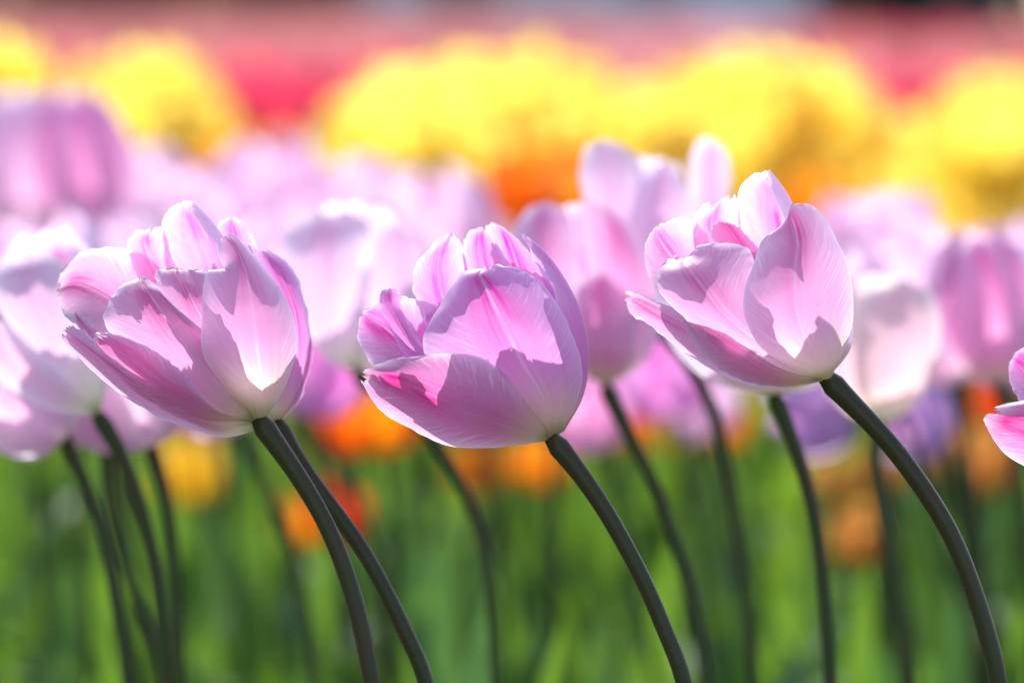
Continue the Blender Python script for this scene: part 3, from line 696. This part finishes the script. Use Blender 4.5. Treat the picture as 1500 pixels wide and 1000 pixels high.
G3 = 'orange tulips among the lilac ones'
oranges = [
 (495,668,2.05,105,'orange','red orange tulip left of a pair low between left and middle sharp tulips'),
 (565,662,2.1,115,'amber','bright orange tulip of the pair touching the lower petal of the middle sharp tulip'),
 (505,795,2.1,92,'scarlet','scarlet closed tulip low beside the crossing stems of the left sharp tulips'),
 (458,795,2.45,75,'amber','faint orange tulip left behind the scarlet one at the crossing stems'),
 (285,735,2.5,105,'gold','golden yellow tulip low under the leftmost sharp tulip'),
 (715,720,2.4,85,'amber','orange tulip low directly under the middle sharp tulip'),
 (795,712,2.4,80,'amber','orange tulip low against the stem of the middle sharp tulip'),
 (1268,825,2.3,90,'rust','dull orange tulip lowest right, beside the cream tulip stem'),
 (1290,725,2.45,75,'rust','orange tulip behind the stem of the rightmost sharp tulip'),
 (1225,740,2.6,70,'rust','amber tulip under the drooping violet one'),
 (1440,725,2.35,100,'rust','dull orange tulip low right, left of the cut off magenta tulip'),
 (1465,620,2.5,70,'scarlet','small red orange tulip directly above the cut off magenta tulip'),
 (990,655,2.6,80,'yellow','small yellow orange tulip low below the rightmost sharp tulip, left side'),
 (1070,655,2.6,85,'amber','small amber tulip low below the rightmost sharp tulip'),
 (925,650,2.5,80,'orange','small orange tulip by the dark stem right of the middle sharp tulip'),
 (1400,700,2.5,80,'rust','small orange tulip by the dark stem near the right edge'),
 (770,330,2.75,125,'orange','orange tulip high between the middle and white lilac tulips, left of three'),
 (825,315,2.8,115,'orange','orange tulip high between the middle and white lilac tulips, middle of three'),
 (855,345,2.7,110,'amber','orange tulip high between the middle and white lilac tulips, right of three'),
 (1190,340,2.8,95,'amber','amber tulip behind the tip of the rightmost sharp tulip'),
 (1240,360,2.9,85,'amber','amber tulip under the third yellow clump, right of the rightmost sharp tulip'),
 (350,270,3.0,90,'amber','soft amber tulip between the first and second yellow clumps, left one'),
 (425,275,3.05,95,'amber','soft amber tulip between the first and second yellow clumps, right one'),
 (10,150,3.1,100,'yellow','golden tulip in the top left corner of the field'),
]
for i, (px, py, d, L, mat, lab) in enumerate(oranges):
    rng = random.Random(i + 500)
    tulip(px, py, d, L, (rng.uniform(-.35, .1), 1), .1, rng.uniform(-.05, .12), mat, lab, G3, None, seed=100 + i, fat=.46, hi=0.27, lmats=('leaf', 'leaf_blue'))

G4 = 'yellow tulips of the band behind'
for i, (px, py, mat, lab) in enumerate((
    (585,370,'gold','golden tulip low in front of the yellow clump above the middle sharp tulip, left one'),
    (640,385,'yellow','yellow tulip low in front of the second clump, middle of the low three'),
    (740,375,'amber','amber tulip low in front of the second yellow clump, beside the high orange ones'),
    (905,330,'yellow','yellow tulip at the left foot of the third clump, over the white lilac tulip'),
    (985,370,'gold','golden tulip at the foot of the third clump between the white and sharp lilac tips'),
    (1145,385,'amber','amber tulip at the foot of the third clump behind the rightmost sharp tulip'),
    (1345,400,'yellow','yellow tulip low at the foot of the right edge band, left one'),
    (1400,415,'gold','golden tulip low at the foot of the right edge band, middle one'),
    (1455,415,'gold','golden tulip low at the foot of the right edge band, right one'),
    (1290,385,'amber','amber tulip low between the third clump and the right edge band'))):
    tulip(px, py, 2.95 + 0.03 * (i % 3), 110, (-.1, 1), .1, .1, mat, lab, G3 if mat == 'amber' else G4, None, seed=300 + i, fat=.52, hi=0.3, lmats=('leaf', 'leaf_lime'), res=(8, 10))
def clump(label, spots):
    for px, py, L in spots:
        i = int(px * 3 + py)
        rng = random.Random(i)
        tulip(px, py, rng.uniform(3.5, 4.1), L, (rng.uniform(-.3, .1), 1), .1, rng.uniform(0, .25), 'yellow', label, G4, None, seed=i, fat=.5,
              hi=0.27, leaves=1, lmats=('leaf', 'leaf_lime'), res=(8, 10))
clump('yellow tulip in the leftmost blurred yellow clump', [(160,190,105),(215,180,115),(275,200,105),(190,260,110),(245,262,115),(305,260,100),(220,330,100),(150,250,90)])
clump('yellow tulip in the blurred yellow clump above the middle sharp tulip', [(545,235,105),(600,210,110),(660,190,115),(715,180,115),(775,180,115),(835,195,110),(570,300,110),(630,280,115),(690,260,115),(750,255,110),(810,260,105),(520,290,100),(660,340,105),(720,330,100)])
clump('yellow tulip in the blurred yellow clump behind the rightmost sharp tulip', [(955,220,100),(1010,195,110),(1070,180,115),(1130,185,110),(1190,190,110),(1230,215,100),(940,280,105),(1000,280,110),(1065,265,115),(1130,265,115),(1195,270,110),(1250,285,105),(1100,335,100),(1030,340,100),(1160,330,95)])
clump('yellow tulip in the blurred yellow band at the right edge', [(1310,270,100),(1370,265,105),(1430,215,105),(1485,205,115),(1330,335,105),(1390,330,105),(1450,300,115),(1510,290,110),(1290,340,95),(1420,370,95),(1480,370,95)])
clump('yellow tulip in the leftmost blurred yellow clump', [(180,225,120),(250,225,125),(290,235,110),(215,295,120)])
clump('yellow tulip in the blurred yellow clump above the middle sharp tulip', [(575,255,125),(630,235,130),(690,220,130),(745,215,130),(805,225,125),(850,250,110),(545,290,115),(650,310,125),(710,300,125)])
clump('yellow tulip in the blurred yellow clump behind the rightmost sharp tulip', [(975,250,125),(1035,230,130),(1095,225,130),(1160,225,130),(1215,245,120),(960,320,120),(1060,310,125),(1125,300,130),(1190,310,125),(1245,330,115)])
clump('yellow tulip in the blurred yellow band at the right edge', [(1335,300,120),(1400,270,125),(1460,250,130),(1500,260,125),(1360,360,120),(1425,345,125),(1485,330,125)])
clump('yellow tulip cut by the left edge above the soft lilac pair', [(-5,170,100),(45,185,80)])

# ------------------------------------------------------------------ rose and red band, each a tulip
G5 = 'rose red tulips of the far band'
rng = random.Random(11)
n = 0
for row in range(9):
    d = 4.6 + row * 0.42
    py = 212 - row * 13
    half = 0.125 * d
    k = int(2 * half / 0.085)
    for c in range(k + 1):
        x = -half + c * 2 * half / k + rng.uniform(-0.025, 0.025)
        px = 750 + x * 6250 / d
        dd = d + rng.uniform(-.12, .12)
        side = 'left' if px < 500 else 'middle' if px < 1000 else 'right'
        patch = noise.noise(Vector((px / 260, row * 0.4, 2.2)))
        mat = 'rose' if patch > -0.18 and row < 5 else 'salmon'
        if row < 2 and rng.random() < 0.25: continue
        tulip(px, py + rng.uniform(-8, 8), dd, 0.075 * 6250 / dd, (rng.uniform(-.3, .1), 1), .1, rng.uniform(0, .2), mat,
              'rose red tulip of the far blurred band, %s third of the picture' % side, G5, None, seed=900 + n, fat=.5, hi=0.30, whole=True, res=(6, 7), leaves=1)
        n += 1

# ------------------------------------------------------------------ uncountable masses
def foliage(name, label, n, d0, d1, hmin, hmax, mat, seed, spread=0.14):
    rng = random.Random(seed)
    V, F = [], []
    for i in range(n):
        d = d0 + (d1 - d0) * rng.random() ** 0.8
        x = rng.uniform(-spread, spread) * d
        v_, f_ = leaf_geo(Vector((x, d, 0)), rng.uniform(0, 6.28), rng.uniform(hmin, hmax), rng.uniform(0.02, 0.045), rng.uniform(0.05, 0.7), rng, 2, 8)
        n0 = len(V); V += v_; F += [tuple(a + n0 for a in f) for f in f_]
    tag(mesh_obj(name, V, F, mat), label, 'foliage', None, 'stuff')
foliage('tulip_foliage', 'mid green tulip leaves crowding the bed below the flowers', 900, 1.7, 4.6, 0.20, 0.33, M['leaf'], 1)
foliage('tulip_foliage', 'bright lime green tulip leaves crowding the bed below the flowers', 500, 2.4, 4.6, 0.18, 0.33, M['leaf_lime'], 2)
foliage('tulip_foliage', 'blue green tulip leaves crowding the bed below the flowers', 420, 1.5, 4.6, 0.16, 0.31, M['leaf_blue'], 3)
foliage('tulip_foliage', 'far tulip leaves under the rose red band', 1200, 4.4, 12, 0.22, 0.36, M['leaf'], 4)

def far_bed(label, mat, d0, d1, n, seed, keep=lambda px: True):
    rng = random.Random(seed)
    V, UV, F = [], [], []
    heads = [grow_head(rng, 0.07, 0.036, 0.15, 0, 3, 4) for _ in range(3)]
    for i in range(n):
        d = d0 + (d1 - d0) * rng.random()
        x = rng.uniform(-.14, .14) * d
        if not keep(750 + x * 6250 / d): continue
        b = Vector((x, d, rng.uniform(0.33, 0.40)))
        a = rng.uniform(0, 6.28); ca, sa = math.cos(a), math.sin(a)
        for v_, u_, f_ in heads[i % 3]:
            n0 = len(V)
            V += [Vector((p.x * ca - p.y * sa, p.x * sa + p.y * ca, p.z)) + b for p in v_]
            UV += u_; F += [tuple(q + n0 for q in f) for f in f_]
        n0 = len(V)                                      # its stem
        for z in (0.0, b.z + 0.004):
            for q in range(3):
                V.append(Vector((x + 0.003 * math.cos(q * 2.1), d + 0.003 * math.sin(q * 2.1), z))); UV.append((0.5, 0.9))
        for q in range(3):
            F.append((n0 + q, n0 + (q + 1) % 3, n0 + 3 + (q + 1) % 3, n0 + 3 + q))
    tag(mesh_obj('distant_tulip_bed', V, F, mat, None, UV), label, 'tulip bed', None, 'stuff')
far_bed('distant mass of dusty red tulips below the trees', M['salmon'], 8.2, 15, 2600, 5, lambda px: px < 1150)
far_bed('farthest dusty red tulips at the left end of the field', M['salmon'], 15, 26, 1800, 15, lambda px: px < 880)
far_bed('distant mass of pale pink tulips right of the middle, below the pale building', M['pale'], 8.4, 12, 1100, 6, lambda px: 870 < px < 1170)
far_bed('distant mass of rose tulips below the dark trees at the right', M['rose'], 8.2, 10.2, 900, 8, lambda px: px > 1120)

# ------------------------------------------------------------------ trees and building at the end of the field
def tree(x, y, h, r, label, seed):
    rng = random.Random(seed)
    t = link(bpy.data.objects.new('tree', None)); t.location = (x, y, 0)
    tag(t, label, 'tree', 'dark trees at the end of the field')
    V, F = tube([Vector((0, 0, 0)), Vector((0.05, 0, h * .25)), Vector((-.05, 0, h * .5)), Vector((0, 0, h * .85))], [r * .09, r * .07, r * .05, r * .02], 8, 10)
    mesh_obj('trunk', V, F, M['bark'], t)
    V, F = [], []
    cl = [(Vector((rng.gauss(0, r * .42), rng.gauss(0, r * .42), h * rng.uniform(.12, .95))), r * rng.uniform(.25, .45)) for _ in range(26)]
    for i in range(3600):
        c, rr = rng.choice(cl)
        p = c + Vector((rng.gauss(0, 1), rng.gauss(0, 1), rng.gauss(0, 1))).normalized() * rr * rng.random() ** .4
        p.z = max(0.06, p.z)
        a = Vector((rng.gauss(0, 1), rng.gauss(0, 1), rng.gauss(0, 1))).normalized()
        b = a.orthogonal().normalized()
        s = rng.uniform(.07, .13)
        n0 = len(V); V += [p - a * s, p + b * s * .5, p + a * s, p - b * s * .5]; F.append((n0, n0 + 1, n0 + 2, n0 + 3))
    mesh_obj('crown', V, F, M['crown'], t)
for px, d, h, r_, lab in ((40, 28, 3.2, 1.0, 'dark tree at the far left end of the field'), (250, 29, 3.6, 1.0, 'dark tree second from the left end of the field'),
                          (460, 28, 3.3, 1.0, 'dark tree behind the reddest part of the far band'), (660, 28.5, 3.4, .95, 'dark tree just left of the pale building'),
                          (1300, 12, 2.4, .40, 'dark tree just right of the pale building'), (1500, 12.3, 2.7, .42, 'dark tree in the top right corner')):
    tree((px - 750) / 6250 * d, d, h, r_, lab, int(px))

def boxm(x0, x1, y0, y1, z0, z1):
    V = [Vector((x, y, z)) for z in (z0, z1) for y in (y0, y1) for x in (x0, x1)]
    return V, [(0, 1, 3, 2), (4, 6, 7, 5), (0, 4, 5, 1), (2, 3, 7, 6), (0, 2, 6, 4), (1, 5, 7, 3)]
def flat(o):
    o.data.polygons.foreach_set('use_smooth', [False] * len(o.data.polygons)); return o
b = link(bpy.data.objects.new('building', None)); b.location = (1.9, 52, 0)
tag(b, 'pale grey blue building between the dark trees at the end of the field', 'building')
flat(mesh_obj('wall', *boxm(-4.5, 4.0, 0, 5, 0, 2.6), M['wall'], b))
flat(mesh_obj('roof', [Vector(v) for v in ((-4.8, -.3, 2.6), (4.3, -.3, 2.6), (4.3, 5.3, 2.6), (-4.8, 5.3, 2.6), (-4.8, 2.5, 4.2), (4.3, 2.5, 4.2))],
     [(0, 1, 5, 4), (2, 3, 4, 5), (0, 4, 3), (1, 2, 5), (0, 3, 2, 1)], M['roof'], b))
for x in (-3.6, -2.2, 1.4, 2.8):
    flat(mesh_obj('window', *boxm(x, x + .8, -.02, .02, 1.2, 1.9), M['glass'], b))
flat(mesh_obj('door', *boxm(-.4, .1, -.03, .02, 0.0, 1.95), M['roof'], b))
